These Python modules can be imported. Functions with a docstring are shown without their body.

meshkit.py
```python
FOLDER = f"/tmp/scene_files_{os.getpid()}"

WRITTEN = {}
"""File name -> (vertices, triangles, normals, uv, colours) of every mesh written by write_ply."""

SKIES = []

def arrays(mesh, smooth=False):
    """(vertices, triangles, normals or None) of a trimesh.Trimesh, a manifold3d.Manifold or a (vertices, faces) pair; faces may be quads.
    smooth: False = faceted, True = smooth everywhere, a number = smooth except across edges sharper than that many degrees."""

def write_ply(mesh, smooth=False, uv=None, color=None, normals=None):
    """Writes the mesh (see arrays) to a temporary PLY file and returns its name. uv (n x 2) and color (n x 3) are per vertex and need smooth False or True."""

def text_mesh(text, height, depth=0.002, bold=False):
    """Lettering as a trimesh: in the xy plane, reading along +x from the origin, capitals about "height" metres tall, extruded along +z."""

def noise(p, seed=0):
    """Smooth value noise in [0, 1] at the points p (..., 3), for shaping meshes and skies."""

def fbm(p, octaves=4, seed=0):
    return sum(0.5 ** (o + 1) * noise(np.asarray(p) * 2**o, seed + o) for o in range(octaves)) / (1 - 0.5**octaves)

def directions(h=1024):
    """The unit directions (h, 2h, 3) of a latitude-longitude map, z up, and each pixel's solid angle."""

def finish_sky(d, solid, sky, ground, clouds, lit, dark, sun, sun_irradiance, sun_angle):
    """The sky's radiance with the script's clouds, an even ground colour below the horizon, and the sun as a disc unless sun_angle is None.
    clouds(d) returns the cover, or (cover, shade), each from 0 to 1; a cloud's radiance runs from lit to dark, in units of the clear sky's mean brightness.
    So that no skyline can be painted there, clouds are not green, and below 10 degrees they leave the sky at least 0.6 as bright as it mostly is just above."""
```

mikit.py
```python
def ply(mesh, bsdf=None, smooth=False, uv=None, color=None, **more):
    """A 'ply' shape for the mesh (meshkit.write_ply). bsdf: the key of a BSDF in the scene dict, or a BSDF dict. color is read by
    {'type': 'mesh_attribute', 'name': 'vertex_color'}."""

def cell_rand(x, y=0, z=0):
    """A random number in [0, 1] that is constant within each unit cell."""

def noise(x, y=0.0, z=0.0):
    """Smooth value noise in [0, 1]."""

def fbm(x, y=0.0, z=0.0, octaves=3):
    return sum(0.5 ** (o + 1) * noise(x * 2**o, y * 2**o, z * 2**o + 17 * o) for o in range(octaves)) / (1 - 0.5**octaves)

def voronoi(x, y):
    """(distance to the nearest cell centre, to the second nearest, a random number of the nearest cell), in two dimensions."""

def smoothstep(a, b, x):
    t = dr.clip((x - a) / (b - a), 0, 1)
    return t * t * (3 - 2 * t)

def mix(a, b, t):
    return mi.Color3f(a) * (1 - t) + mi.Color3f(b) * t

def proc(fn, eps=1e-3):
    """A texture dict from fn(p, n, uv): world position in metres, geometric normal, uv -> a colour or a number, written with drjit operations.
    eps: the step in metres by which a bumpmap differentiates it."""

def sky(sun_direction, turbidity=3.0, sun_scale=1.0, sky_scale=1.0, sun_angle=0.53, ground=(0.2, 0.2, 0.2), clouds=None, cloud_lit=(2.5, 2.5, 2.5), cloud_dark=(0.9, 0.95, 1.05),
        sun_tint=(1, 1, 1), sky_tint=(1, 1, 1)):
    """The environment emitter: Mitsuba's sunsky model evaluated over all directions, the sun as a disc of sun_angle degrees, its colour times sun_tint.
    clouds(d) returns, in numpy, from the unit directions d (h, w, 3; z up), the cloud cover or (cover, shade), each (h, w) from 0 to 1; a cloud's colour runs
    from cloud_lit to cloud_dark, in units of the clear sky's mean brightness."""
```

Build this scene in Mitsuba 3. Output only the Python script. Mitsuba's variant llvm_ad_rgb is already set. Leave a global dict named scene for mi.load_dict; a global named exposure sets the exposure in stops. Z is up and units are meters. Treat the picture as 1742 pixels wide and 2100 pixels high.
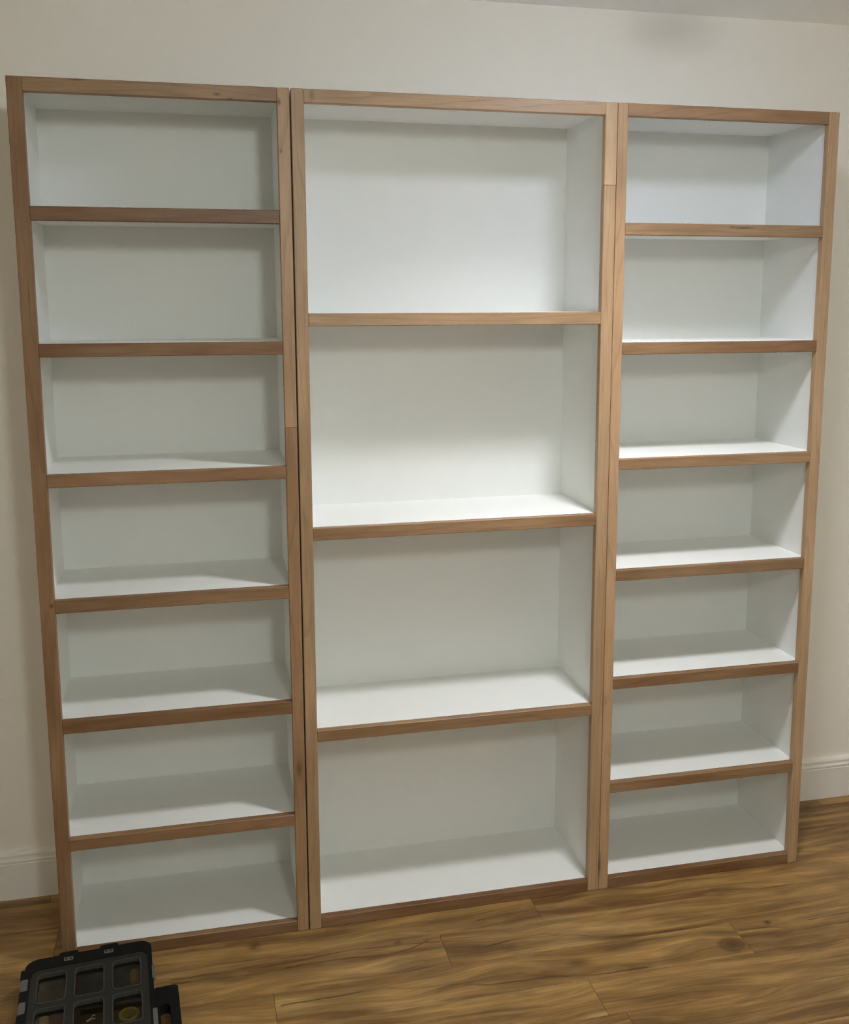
import math
import numpy as np, trimesh, drjit as dr, mitsuba as mi
import manifold3d as m3
from shapely.geometry import Polygon, box as sbox
import mikit
from mikit import ply, proc, noise, fbm, cell_rand, smoothstep, mix

T = mi.ScalarTransform4f
scene, labels = {"type": "scene"}, {}

# ------------------------------------------------------------------ camera, light, exposure
# x runs along the bookcases, y into the wall, z up; the fronts of the bookcases stand at y = 0
CAM = np.array([0.37578283, -2.40043673, 1.60437119])
RV = np.array([0.15500358, -0.22379105, -0.02099571])
FPX, CXP, CYP, W, H = 2053.572, 871.0, 952.817, 1742, 2100
a = np.linalg.norm(RV); k = RV / a
K = np.array([[0, -k[2], k[1]], [k[2], 0, -k[0]], [-k[1], k[0], 0]])
M = (np.eye(3) + math.sin(a) * K + (1 - math.cos(a)) * K @ K) @ np.array([[1, 0, 0], [0, 0, -1], [0, 1, 0]], float)  # rows: right, down, forward
C2W = np.eye(4); C2W[:3, 0], C2W[:3, 1], C2W[:3, 2], C2W[:3, 3] = -M[0], -M[1], M[2], CAM
scene["camera"] = {"type": "perspective", "fov": math.degrees(2 * math.atan(W / 2 / FPX)), "fov_axis": "x", "to_world": T(C2W),
                   "near_clip": 0.05, "far_clip": 50.0, "principal_point_offset_x": (CXP - W / 2) / W, "principal_point_offset_y": -(CYP - H / 2) / H}
exposure = 0.0
# the room's ceiling lamps: a small downlight close in front of the bookcases and a globe in the middle of the room
NEAR_AT, NEAR_R = (1.44, -0.625, 2.322), 0.090
NEAR_LENS, NEAR_BEAM = (60.0, 65.0, 80.0), (5.1, 5.05, 5.0)   # radiance of the frosted lens, intensity of the whole beam
BEAM_IN, BEAM_OUT = 24.0, 60.0
FAR_AT, FAR_R, FAR_GLOW = (0.84, -2.735, 2.21), 0.12, (91.0, 98.0, 95.0)


# ------------------------------------------------------------------ helpers
def numbered(key):
    if key not in scene and not any(x.startswith(key + "__") for x in scene):
        return key
    n = 1
    while f"{key}_{n:03d}" in scene or any(x.startswith(f"{key}_{n:03d}__") for x in scene):
        n += 1
    return f"{key}_{n:03d}"


def put(name, mesh, bsdf, parent=None, smooth=False, uv=None, **more):
    key = numbered((parent + "__" if parent else "") + name)
    scene[key] = ply(mesh, bsdf, smooth, uv=uv, **more)
    return key


def thing(name, label, category, group=None):
    key, n = name, 1
    while key in labels:
        key, n = f"{name}_{n:03d}", n + 1
    labels[key] = {"label": label, "category": category}
    if group:
        labels[key]["group"] = group
    return key


def structure(key):
    labels.setdefault(key, {})["kind"] = "structure"


def bevel(x0, x1, y0, y1, z0, z1, b=0.0015):
    """A box with chamfered edges."""
    pts = []
    for i, x in enumerate((x0, x1)):
        for j, y in enumerate((y0, y1)):
            for kk, z in enumerate((z0, z1)):
                sx, sy, sz = (1 - 2 * i) * b, (1 - 2 * j) * b, (1 - 2 * kk) * b
                pts += [(x, y + sy, z + sz), (x + sx, y, z + sz), (x + sx, y + sy, z)]
    return trimesh.convex.convex_hull(np.array(pts))


def plain(x0, x1, y0, y1, z0, z1):
    m = trimesh.creation.box((x1 - x0, y1 - y0, z1 - z0))
    m.apply_translation(((x0 + x1) / 2, (y0 + y1) / 2, (z0 + z1) / 2))
    return m


def grain(mesh, axis, pid, tone):
    """(faces split, uv): u = 16 * piece + position along the grain, v = tone (0 to 20) + position across it."""
    v, f = mesh.vertices[mesh.faces].reshape(-1, 3), np.arange(len(mesh.faces) * 3).reshape(-1, 3)
    c = (mesh.vertices.min(0) + mesh.vertices.max(0)) / 2
    n = np.repeat(mesh.face_normals, 3, axis=0)
    others = [i for i in range(3) if i != axis]
    d = v - c
    A, B = others
    cross = np.where(np.abs(n[:, A]) > np.abs(n[:, B]), d[:, B], d[:, A] + 0.07)
    cross = np.where(np.abs(n[:, axis]) > 0.9, d[:, A] + d[:, B], cross)
    uv = np.stack([16 * pid + 8 + d[:, axis], tone + 0.5 + np.clip(cross, -0.45, 0.45)], 1)
    return (v, f), uv


# ------------------------------------------------------------------ materials
def C(*c):
    return {"type": "rgb", "value": list(c)}


def matte(color, rough=0.6, spec=0.3, **k):
    return {"type": "twosided", "b": {"type": "principled", "base_color": color, "roughness": rough, "specular": spec, **k}}


# flaws of the face frames: (x, z, half length along x, half length along z, strength)
FLAWS = [(0.4462, 2.079, .007, .003, .75), (0.4745, 2.0695, .006, .003, .7), (0.1445, 2.0975, .018, .002, .6), (0.5845, 2.068, .004, .007, .7), (0.5865, 1.960, .003, .004, .5),
         (1.769, 1.8035, .028, .0025, .6), (1.74, 1.8045, .010, .003, .45), (0.0265, 0.9165, .004, .004, .7), (0.0200, 1.632, .0018, .03, .45), (0.594, 0.448, .006, .022, .55),
         (1.4170, 0.075, .0035, .035, .65), (0.66, 2.087, .006, .012, .4), (1.205, 0.5325, .02, .002, .3)]


def wood_fn(p, n, uv):
    u, v = uv.x, uv.y
    pid = dr.floor(u / 16); ul = u - 16 * pid - 8
    tn = dr.floor(v); vl = v - tn - 0.5
    tone = tn / 20
    r1 = cell_rand(pid, 3); r2 = cell_rand(pid, 5)
    warp = fbm(ul * 1.6 + r1 * 9, vl * 11, pid * 3.0, 3)
    ring = vl * (30 + 40 * r2) + warp * 6.0 + ul * (r1 - 0.5) * 3
    t = ring - dr.floor(ring)
    line = smoothstep(0.70, 0.97, t) * (1 - smoothstep(0.97, 1.0, t))
    fine = noise(ul * 22, vl * 800, pid)
    pore = noise(ul * 60, vl * 1500, pid + 9)
    blot = fbm(ul * 5 + r2 * 7, vl * 30, pid + 50, 3)
    base = mix((0.118, 0.049, 0.016), (0.57, 0.41, 0.25), dr.clip(tone + 0.35 * (blot - 0.5), 0, 1))
    base = base * mix((1.05, 0.97, 0.92), (1.0, 1.0, 0.98), r2)
    kk = 1 - 0.15 * line + 0.16 * (fine - 0.5) + 0.08 * (pore - 0.5)
    flaw = mi.Float(0)
    for x, z, a, b, s in FLAWS:
        d = dr.square((p.x - x) / a) + dr.square((p.z - z) / b)
        flaw = dr.maximum(flaw, s * dr.exp(-d))
    flaw = dr.select(p.y < 0.004, flaw, 0)
    return base * kk * (1 - flaw)


# figure of the floor boards: dark streaks (polylines) and knots, in metres on the floor
STREAKS = [
    [(1.056, -.162), (1.2, -.153), (1.244, -.169), (1.313, -.192), (1.433, -.214), (1.558, -.219)],
    [(1.02, -.171), (1.12, -.158), (1.235, -.168)],
    [(.517, -.27), (.616, -.27), (.717, -.269), (.763, -.267), (.82, -.283), (.939, -.297), (1.012, -.311), (1.164, -.318), (1.27, -.334), (1.4, -.341)],
    [(.265, -.117), (.434, -.124), (.541, -.121), (.614, -.113), (.707, -.107), (.799, -.115), (.927, -.126)],
    [(.265, -.132), (.468, -.144), (.576, -.135), (.684, -.137), (.837, -.153), (.92, -.151)],
    [(.80, -.145), (.85, -.14), (.90, -.117)],
    [(1.701, -.257), (1.782, -.261), (1.823, -.273)], [(1.781, -.299), (1.842, -.288), (2.002, -.287), (2.1, -.28)], [(1.903, -.257), (1.958, -.254), (2.1, -.249)],
    [(2.02, .055), (2.074, .049), (2.123, .037), (2.233, .036)], [(2.19, .262), (2.288, .247)], [(2.246, .222), (2.366, .222), (2.5, .23)], [(1.05, -.062), (1.14, -.05)],
]
KNOTS = [(.466, -.037, .016, .016, .7), (.823, -.105, .012, .008, .6), (1.241, -.286, .03, .012, .55), (1.791, -.242, .010, .008, .8), (2.25, .277, .02, .010, .55), (1.5, -.33, .05, .02, .3), (.66, -.03, .06, .03, .35)]
RINGKNOT = (1.653, -.305)


def floor_fn(p, n, uv):
    u, v = uv.x, uv.y
    pid = dr.floor(u / 16); ul = u - 16 * pid - 8
    vl = v - dr.floor(v) - 0.5
    r1 = cell_rand(pid, 11); r2 = cell_rand(pid, 13)
    x, y = ul + 31 * r1, vl + r2 * 5
    bend = fbm(x * 1.9, y * 6, pid, 3) - 0.5
    ripple = fbm(x * 9, y * 22, pid + 17, 2) - 0.5
    yy = y + 0.10 * bend + 0.006 * ripple
    band = fbm(x * 1.1, yy * 55, pid + 3, 4)
    wide = fbm(x * 2.6, yy * 16, pid + 7, 3)
    fib = noise(x * 9, yy * 420, pid)
    fib2 = noise(x * 22, yy * 1100, pid + 2)
    t = smoothstep(0.30, 0.70, 0.5 * band + 0.5 * wide + 0.06 * (r1 - 0.5))
    col = mix((0.225, 0.124, 0.040), (0.440, 0.272, 0.098), t)
    pale = smoothstep(0.60, 0.80, fbm(x * 3.2, yy * 16, pid + 21, 3))
    col = mix(col, (0.52, 0.35, 0.15), pale * 0.55)
    red = smoothstep(0.58, 0.8, fbm(x * 1.3, yy * 12, pid + 31, 3))
    col = mix(col, (0.22, 0.085, 0.032), red * 0.3)
    mott = fbm(x * 7, yy * 40, pid + 41, 4)
    col = col * (0.80 + 0.40 * smoothstep(0.25, 0.75, mott))
    streak = fbm(x * 14, yy * 300, pid + 81, 3)
    short = fbm(x * 30, yy * 140, pid + 91, 2)
    col = col * (0.90 + 0.20 * smoothstep(0.3, 0.7, streak)) * (0.93 + 0.14 * short)
    fleck = smoothstep(0.66, 0.80, fbm(x * 11, yy * 36, pid + 101, 3))
    col = mix(col, (0.50, 0.34, 0.15), 0.2 * fleck)
    dark = 0.42 * smoothstep(0.66, 0.82, fbm(x * 2.4, yy * 45, pid + 51, 4))
    jit = 0.010 * (noise(p.x * 14, p.y * 5) - 0.5) + 0.002 * (noise(p.x * 80, p.y * 20) - 0.5)
    for line in STREAKS:
        best = mi.Float(9)
        for (ax, ay), (bx, by) in zip(line[:-1], line[1:]):
            dx, dy = bx - ax, by - ay
            s = dr.clip(((p.x - ax) * dx + (p.y + jit - ay) * dy) / (dx * dx + dy * dy), 0, 1)
            best = dr.minimum(best, dr.square(p.x - ax - s * dx) * 0.3 + dr.square(p.y + jit - ay - s * dy))
        d = dr.sqrt(best)
        dark = dr.maximum(dark, (0.22 + 0.42 * smoothstep(0.3, 0.7, noise(p.x * 18, p.y * 60))) * (1 - smoothstep(0.0002, 0.0036, d)) + 0.22 * dr.exp(-d / 0.012))
    for kx, ky, ka, kb, s in KNOTS:
        d = dr.sqrt(dr.square((p.x - kx) / ka) + dr.square((p.y - ky) / kb)) + 0.5 * (noise(p.x * 70, p.y * 70) - 0.5)
        dark = dr.maximum(dark, s * dr.exp(-dr.square(dr.maximum(d, 0))))
    d = dr.sqrt(dr.square((p.x - RINGKNOT[0]) / 1.15) + dr.square(p.y - RINGKNOT[1])) * (1 + 0.3 * (noise(p.x * 30, p.y * 30) - 0.5))
    ring = (0.5 + 0.5 * dr.sin(d * 620)) * 0.12 + 0.48 * (1 - smoothstep(0.026, 0.034, d)) + 0.3 * dr.exp(-dr.square(d / 0.012))
    dark = dr.maximum(dark, ring * (1 - smoothstep(0.030, 0.05, d)))
    col = mi.Color3f(0.69, 0.65, 0.61) * col * (1 + 0.14 * (fib - 0.5) + 0.09 * (fib2 - 0.5)) * (0.965 + 0.07 * r2)
    return mix(col, (0.060, 0.026, 0.010), dark)


def wall_fn(p, n, uv):
    return mi.Color3f(0.80, 0.77, 0.71) * (0.985 + 0.03 * fbm(p.x * 3, p.y * 3, p.z * 3, 3))


def rough_fn(p, n, uv):
    return 0.00035 * fbm(p.x * 260, p.y * 260, p.z * 260, 2)


scene["wood"] = matte(proc(wood_fn), 0.42, 0.35)
scene["floor_wood"] = matte(proc(floor_fn), 0.42, 0.4)
scene["wall_paint"] = {"type": "twosided", "b": {"type": "bumpmap", "arbitrary": proc(rough_fn), "scale": 1.0, "bsdf": {"type": "principled", "base_color": proc(wall_fn), "roughness": 0.75, "specular": 0.2}}}
scene["ceiling_paint"] = matte(C(0.74, 0.74, 0.725), 0.9, 0.1)
scene["trim_paint"] = matte(C(0.76, 0.74, 0.70), 0.4, 0.4)
scene["white_paint"] = matte(C(0.73, 0.74, 0.72), 0.5, 0.3)
scene["black_plastic"] = matte(C(0.0060, 0.0060, 0.0055), 0.6, 0.12)
scene["subfloor"] = matte(C(0.05, 0.035, 0.02), 0.8, 0.1)
scene["grey_plastic"] = matte(C(0.10, 0.10, 0.092), 0.5, 0.2)
scene["frosted_plastic"] = matte(C(0.042, 0.042, 0.037), 0.5, 0.2)
scene["lid_plastic"] = matte(C(0.020, 0.020, 0.016), 0.5, 0.2)
scene["pane_plastic"] = {"type": "thindielectric", "int_ior": 1.33, "specular_transmittance": C(0.62, 0.62, 0.56)}
scene["lamp_metal"] = matte(C(0.6, 0.6, 0.58), 0.35, 0.5, metallic=0.7)

# ------------------------------------------------------------------ the room
XL, XR, YB, YW, ZC = -1.65, 2.72, -4.3, 0.337, 2.414
structure(put("wall_back", plain(XL - .1, XR + .1, YW, YW + .1, -.1, ZC + .1), "wall_paint"))
structure(put("wall_left", plain(XL - .1, XL, YB, YW, -.1, ZC + .1), "wall_paint"))
structure(put("wall_right", plain(XR, XR + .1, YB, YW, -.1, ZC + .1), "wall_paint"))
structure(put("wall_front", plain(XL - .1, XR + .1, YB - .1, YB, -.1, ZC + .1), "wall_paint"))
structure(put("ceiling", plain(XL, XR, YB, YW, ZC, ZC + .1), "ceiling_paint"))
structure(put("floor", plain(XL, XR, YB, YW, -.1, -.008), "subfloor"))

# floor boards, 126 mm wide and 1.19 m long, parallel to the bookcases
PW, PL = 0.126, 1.19
KNOWN = {0: 1.217, 1: 0.936, 2: 1.69, 3: 1.244}
rng = np.random.default_rng(4)
pid, row, y1 = 100, -3, 0.030 + 3 * PW
while y1 > YB:
    ya, yb = max(y1 - PW, YB), min(y1, YW)
    start = KNOWN.get(row, None)
    off = (start if start is not None else rng.uniform(0, PL)) % PL
    edges = [XL] + [e for e in np.arange(-4 * PL + off, XR, PL) if XL + .05 < e < XR - .05] + [XR]
    if yb - ya > .004:
        for xa, xb in zip(edges[:-1], edges[1:]):
            g = 0.0003
            m = bevel(xa + g, xb - g, ya + g, yb - g, -0.008, 0.0, 0.0005)
            mesh, uv = grain(m, 0, pid, 0)
            put("plank", mesh, "floor_wood", "floor", uv=uv)
            pid += 1
    y1 -= PW
    row += 1

# baseboard along the bookcase wall
prof = [(.337, 0), (.3198, 0), (.3198, .1005), (.3188, .1015), (.3188, .1035), (.3212, .1042), (.3203, .1065), (.3192, .1100), (.3195, .1130), (.3215, .1155), (.3262, .1172), (.3285, .1190),
        (.3270, .1212), (.3236, .1235), (.3238, .1280), (.3262, .1320), (.3295, .1350), (.3330, .1363), (.337, .1363)]
m = trimesh.creation.extrude_polygon(Polygon(prof), XR - XL)
m.apply_transform(np.array([[0, 0, 1, XL], [1, 0, 0, 0], [0, 1, 0, 0], [0, 0, 0, 1]], float))
structure(put("baseboard_back", m, "trim_paint", smooth=25))
for side, wall, sg in (("left", XL, 1), ("right", XR, -1)):
    m = trimesh.creation.extrude_polygon(Polygon([(wall + sg * (YW - py), pz) for py, pz in prof]), (prof[1][0] - .0005) - YB)
    m.apply_transform(np.array([[1, 0, 0, 0], [0, 0, 1, YB], [0, 1, 0, 0], [0, 0, 0, 1]], float)); m.fix_normals()
    structure(put("baseboard_" + side, m, "trim_paint", smooth=25))

# ------------------------------------------------------------------ the three bookcases
HT, SW, FT, PT, D, ST = 2.100, 0.0315, 0.020, 0.019, 0.3006, 0.019
wood_id = [0]


def timber(name, parent, dims, axis, tone, b=0.0013):
    wood_id[0] += 1
    mesh, uv = grain(bevel(*dims, b), axis, wood_id[0], tone)
    return put(name, mesh, "wood", parent, uv=uv)


def bookcase(label, x0, x1, xi0, xi1, shelves, stiles, rails):
    """shelves: (top, bottom of its front rail), from the top down; stiles: per side a list of (z0, z1, tone); rails: tones of top rail, shelf rails, bottom rail."""
    t = thing("bookcase", label, "bookcase", None)
    for (a, b), pieces in zip(((x0, xi0), (xi1, x1)), stiles):
        for z0, z1, tone in pieces:
            timber("stile", t, (a, b, 0, FT, z0, z1), 2, tone)
    timber("top_rail", t, (xi0, xi1, 0.0004, FT, 2.0692, HT), 0, rails[0])
    timber("bottom_rail", t, (xi0, xi1, 0.0004, FT, 0, 0.0295), 0, rails[-1])
    put("side_panel", bevel(x0 + .0008, x0 + PT, FT, D + .012, 0, HT - .001, .0006), "white_paint", t)
    put("side_panel", bevel(x1 - PT, x1 - .0008, FT, D + .012, 0, HT - .001, .0006), "white_paint", t)
    put("back_panel", plain(x0 + PT, x1 - PT, D, D + .012, 0, HT - .001), "white_paint", t)
    put("top_panel", plain(x0 + PT, x1 - PT, FT, D, 2.0865, HT - .001), "white_paint", t)
    put("bottom_panel", plain(x0 + PT, x1 - PT, FT, D, 0.0115, 0.0292), "white_paint", t)
    for (zt, zb), tone in zip(shelves, rails[1:-1]):
        s = put("shelf", plain(x0 + PT, x1 - PT, FT, D, zt - ST, zt - .0002), "white_paint", t)
        timber("front_rail", s, (xi0, xi1, 0.0004, FT, zb, zt), 0, tone)
    return t


bookcase("narrow wooden-framed bookcase with seven white compartments, behind the black parts organizer", 0.0, 0.6085, .0327, .5799,
         [(1.8276, 1.7967), (1.525, 1.4947), (1.2255, 1.1956), (.927, .896), (.629, .5972), (.3252, .2956)],
         ([(0, HT, 5)], [(0, 1.3186, 7), (1.3190, HT, 10)]), [6, 2, 3, 5, 4, 3, 4, 3])
bookcase("wide wooden-framed bookcase with four tall white compartments, in the middle of the row", .6117, 1.4147, .6416, 1.3831,
         [(1.5906, 1.5599), (1.0683, 1.0377), (.5438, .5138)],
         ([(0, HT, 10)], [(0, 1.9017, 11), (1.9021, HT, 17)]), [11, 9, 6, 6, 3])
bookcase("narrow wooden-framed bookcase with seven white compartments, at the right end of the row", 1.4157, 2.0332, 1.4428, 2.0035,
         [(1.8122, 1.7819), (1.5125, 1.482), (1.2105, 1.1821), (.9118, .8828), (.6105, .5809), (.3112, .2822)],
         ([(0, HT, 12)], [(0, HT, 12)]), [7, 8, 4, 7, 4, 4, 5, 3])

# ------------------------------------------------------------------ ceiling lamps
def disc(r, h, x, y, z0):
    c = trimesh.creation.cylinder(r, h, sections=48); c.apply_translation((x, y, z0 + h / 2)); return c


t = thing("ceiling_lamp", "small round downlight hanging under the ceiling close in front of the bookcases", "ceiling lamp")
x, y, z = NEAR_AT
put("canopy", disc(.055, .012, x, y, ZC - .012), "lamp_metal", t, smooth=30)
put("stem", disc(.010, ZC - .012 - z - .012, x, y, z + .012), "lamp_metal", t, smooth=30)
put("plate", disc(NEAR_R + .004, .006, x, y, z + .006), "lamp_metal", t, smooth=30)
g = trimesh.creation.icosphere(4, 1.0)
g = trimesh.intersections.slice_mesh_plane(g, (0, 0, -1), (0, 0, 0), cap=True)
g.apply_scale((NEAR_R, NEAR_R, .040)); g.apply_translation((x, y, z + .006))
put("lens", g, "lamp_metal", t, smooth=40, emitter={"type": "area", "radiance": C(*NEAR_LENS), "sampling_weight": 37.0})
n = 0
for ring_r, count in ((0.0, 1), (.030, 6), (.059, 12), (.086, 18)):
    for i in range(count):
        an = 2 * math.pi * (i + .5) / count
        px, py = x + ring_r * math.cos(an), y + ring_r * math.sin(an)
        scene[f"diode_{n:03d}"] = {"type": "spot", "to_world": T().look_at(origin=[px, py, z - .040], target=[px - 0.22, py, 0], up=[0, 1, 0]),
                                   "intensity": C(*[q / 37 for q in NEAR_BEAM]), "beam_width": BEAM_IN, "cutoff_angle": BEAM_OUT}
        n += 1

t = thing("ceiling_lamp", "frosted globe ceiling lamp in the middle of the room, far from the bookcases", "ceiling lamp")
x, y, z = FAR_AT
put("canopy", disc(.1, .024, x, y, ZC - .024), "lamp_metal", t, smooth=30)
put("stem", disc(.035, ZC - .024 - (z + FAR_R * .94), x, y, z + FAR_R * .94), "lamp_metal", t, smooth=30)
g = trimesh.creation.icosphere(4, FAR_R); g.apply_translation(FAR_AT)
put("globe", g, "lamp_metal", t, smooth=True, emitter={"type": "area", "radiance": C(*FAR_GLOW), "sampling_weight": 60.0})

# ------------------------------------------------------------------ the parts organizer on the floor
OX, OY, TH = 0.095, -0.110, math.radians(4.5)
BOX = np.array([[math.cos(TH), -math.sin(TH), 0, OX], [math.sin(TH), math.cos(TH), 0, OY], [0, 0, 1, 0], [0, 0, 0, 1]])
ZT = 0.085


def local(m):
    m = m.copy(); m.apply_transform(BOX); return m


def slab(poly, z0, z1):
    m = trimesh.creation.extrude_polygon(poly, z1 - z0); m.apply_translation((0, 0, z0)); return m


def rrect(x0, x1, y0, y1, r):
    return sbox(x0 + r, y0 + r, x1 - r, y1 - r).buffer(r, quad_segs=6)


org = thing("parts_organizer", "black parts organizer with a clear compartmented lid and side handle, on the floor", "tool box")
X0, X1, Y0, Y1 = -0.160, 0.124, -0.540, 0.026
outline = rrect(X0, X1, Y0, Y1, .030)
inner = rrect(X0 + .014, X1 - .010, Y0 + .03, Y1 - .040, .022)
cellsx = [(-.130, -.067), (-.048, .0155), (.0345, .097)]
cellsy = [(-.137, -.0345), (-.257, -.156), (-.377, -.276), (-.497, -.396)]
cups = [rrect(a - .006, b + .006, c - .006, d + .006, .008) for a, b in cellsx for c, d in cellsy]
base_poly = outline
for c in cups:
    base_poly = base_poly.difference(c)
body = trimesh.util.concatenate([slab(outline, 0, .040), slab(base_poly, .040, .066)])
put("base_tray", local(body), "black_plastic", org)
rim = outline.difference(inner)
bumps = [rrect(-.086, -.043, Y1 - .012, Y1 + .010, .005), rrect(.006, .048, Y1 - .012, Y1 + .010, .005)]
for b in bumps:
    rim = rim.union(b)
rim = rim.union(rrect(X0 - .008, X0 + .016, -.040, -.008, .004)).union(rrect(X0 - .006, X0 + .008, -.122, -.086, .003)).union(rrect(X0 - .006, X0 + .008, -.24, -.165, .003))
put("lid_frame", local(slab(rim, .066, ZT)), "black_plastic", org)
lid = inner
for a, b in cellsx:
    for c, d in cellsy:
        lid = lid.difference(rrect(a, b, c, d, .010))
put("lid", local(slab(lid, ZT - .006, ZT - .002)), "lid_plastic", org)
for a, b in cellsx:
    for c, d in cellsy:
        w = put("window", local(slab(rrect(a + .0012, b - .0012, c + .0012, d - .0012, .009), ZT - .0105, ZT - .0095)), "pane_plastic", org)
        ring = rrect(a - .0014, b + .0014, c - .0014, d + .0014, .0112).difference(rrect(a + .0012, b - .0012, c + .0012, d - .0012, .009))
        put("ridge", local(slab(ring, ZT - .011, ZT - .0002)), "frosted_plastic", w)
for x, y in ((-.0645, .0065), (.026, .0068)):
    tg = put("tag", local(slab(rrect(x - .0105, x + .0105, y - .0062, y + .0062, .002), ZT, ZT + .0012)), "grey_plastic", org)
    marks = trimesh.util.concatenate([slab(rrect(x + dx - .0022, x + dx + .0022, y - .003, y + .003, .001).difference(sbox(x + dx - .0008, y - .0014, x + dx + .0008, y + .0014)), ZT + .0012, ZT + .0016) for dx in (-.005, .005)])
    put("mark", local(marks), "black_plastic", tg)
for x0, x1, ya, yb in ((X0 - .006, X0 + .010, -.085, -.044), (X0 - .004, X0 + .010, -.163, -.124), (X1 - .002, X1 + .0045, -.127, -.076), (X1 - .006, X1 + .004, -.300, -.230)):
    put("lid_lip", local(slab(rrect(x0, x1, ya, yb, .003), ZT - .006, ZT + .001)), "grey_plastic", org)
hp = rrect(X1 - .004, .1775, -.395, -.121, .010).difference(rrect(.1345, .1560, -.340, -.183, .010))
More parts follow.
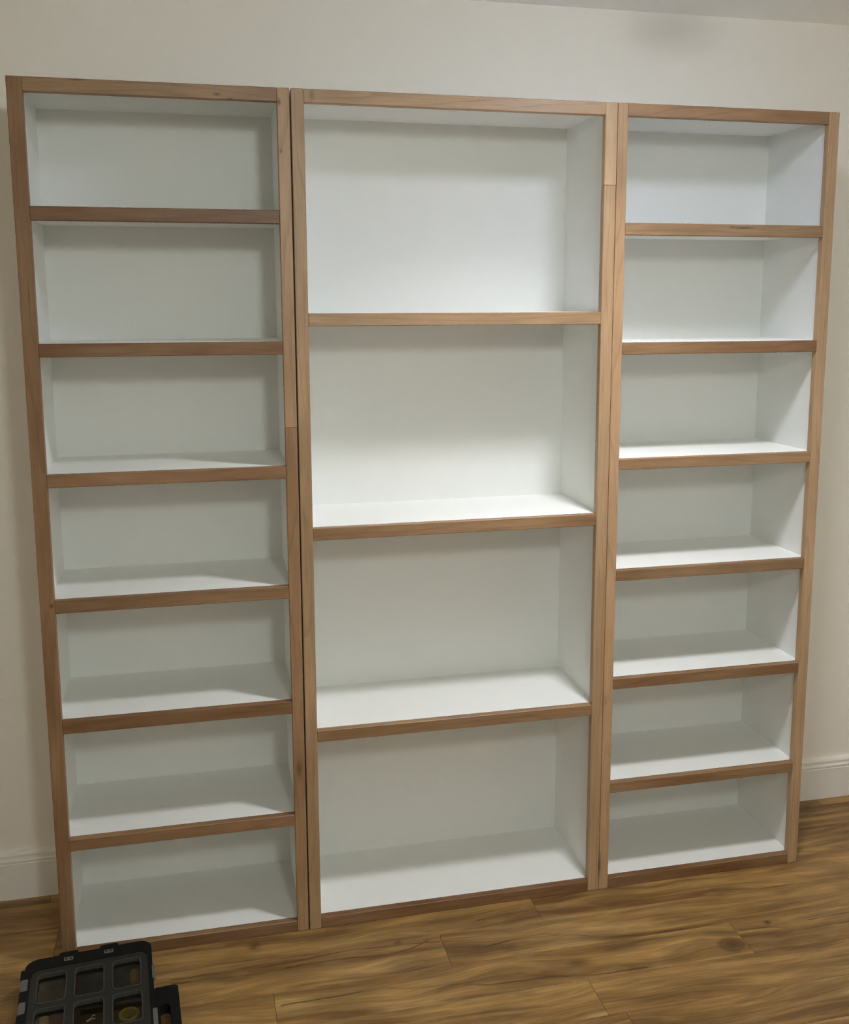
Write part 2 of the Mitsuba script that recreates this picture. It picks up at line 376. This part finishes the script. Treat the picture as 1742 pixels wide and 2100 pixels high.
hm = trimesh.util.concatenate([slab(hp, .032, .056)])
put("handle", local(hm), "black_plastic", org, smooth=30)

# what lies in the compartments
scene["yellow_tape"] = matte(C(0.42, 0.40, 0.06), 0.5)
scene["orange_foam"] = matte(C(0.46, 0.24, 0.045), 0.8, .1)
scene["tan_plastic"] = matte(C(0.50, 0.27, 0.07), 0.6)
scene["dark_red_plastic"] = matte(C(0.17, 0.020, 0.016), 0.5)
scene["bright_metal"] = {"type": "roughconductor", "material": "Al", "alpha": 0.25}
ring = trimesh.creation.annulus(.0155, .0225, .020, sections=48); ring.apply_translation((.0675, -.197, .0502))
k = thing("tape_roll", "yellow-green roll of tape in the right-hand compartment of the organizer's second row", "tape")
scene[k] = ply(local(ring), "yellow_tape", 30)
pl = trimesh.creation.capsule(.028, .0115, count=(24, 24)); pl.apply_transform(trimesh.transformations.rotation_matrix(math.radians(90), (1, 0, 0))); pl.apply_translation((.0825, -.064, .0517))
k = thing("foam_plug", "orange-tan rounded plug in the organizer's far right compartment", "plug")
scene[k] = ply(local(pl), "orange_foam", True)
k = thing("tan_case", "tan plastic strip lying left of a dark red one in the organizer", "plastic strip")
scene[k] = ply(local(bevel(-.1225, -.1020, -.250, -.1515, .0402, .0640, .003)), "tan_plastic", False)
k = thing("red_case", "dark red plastic strip lying right of a tan one in the organizer", "plastic strip")
scene[k] = ply(local(bevel(-.1005, -.0680, -.250, -.1515, .0402, .0640, .003)), "dark_red_plastic", False)
k = thing("metal_fitting", "small shiny metal fitting in the organizer's middle compartment of the second row", "metal fitting")
pin = trimesh.creation.cylinder(.0035, .016, sections=20); pin.apply_transform(trimesh.transformations.rotation_matrix(math.radians(90), (0, 1, 0)))
eye = trimesh.creation.torus(.006, .0028, major_sections=28, minor_sections=12); eye.apply_translation((.0125, 0, 0))
m = trimesh.util.concatenate([pin, eye]); m.apply_transform(trimesh.transformations.rotation_matrix(math.radians(35), (0, 0, 1))); m.apply_translation((-.018, -.170, .0437))
scene[k] = ply(local(m), "bright_metal", 30)
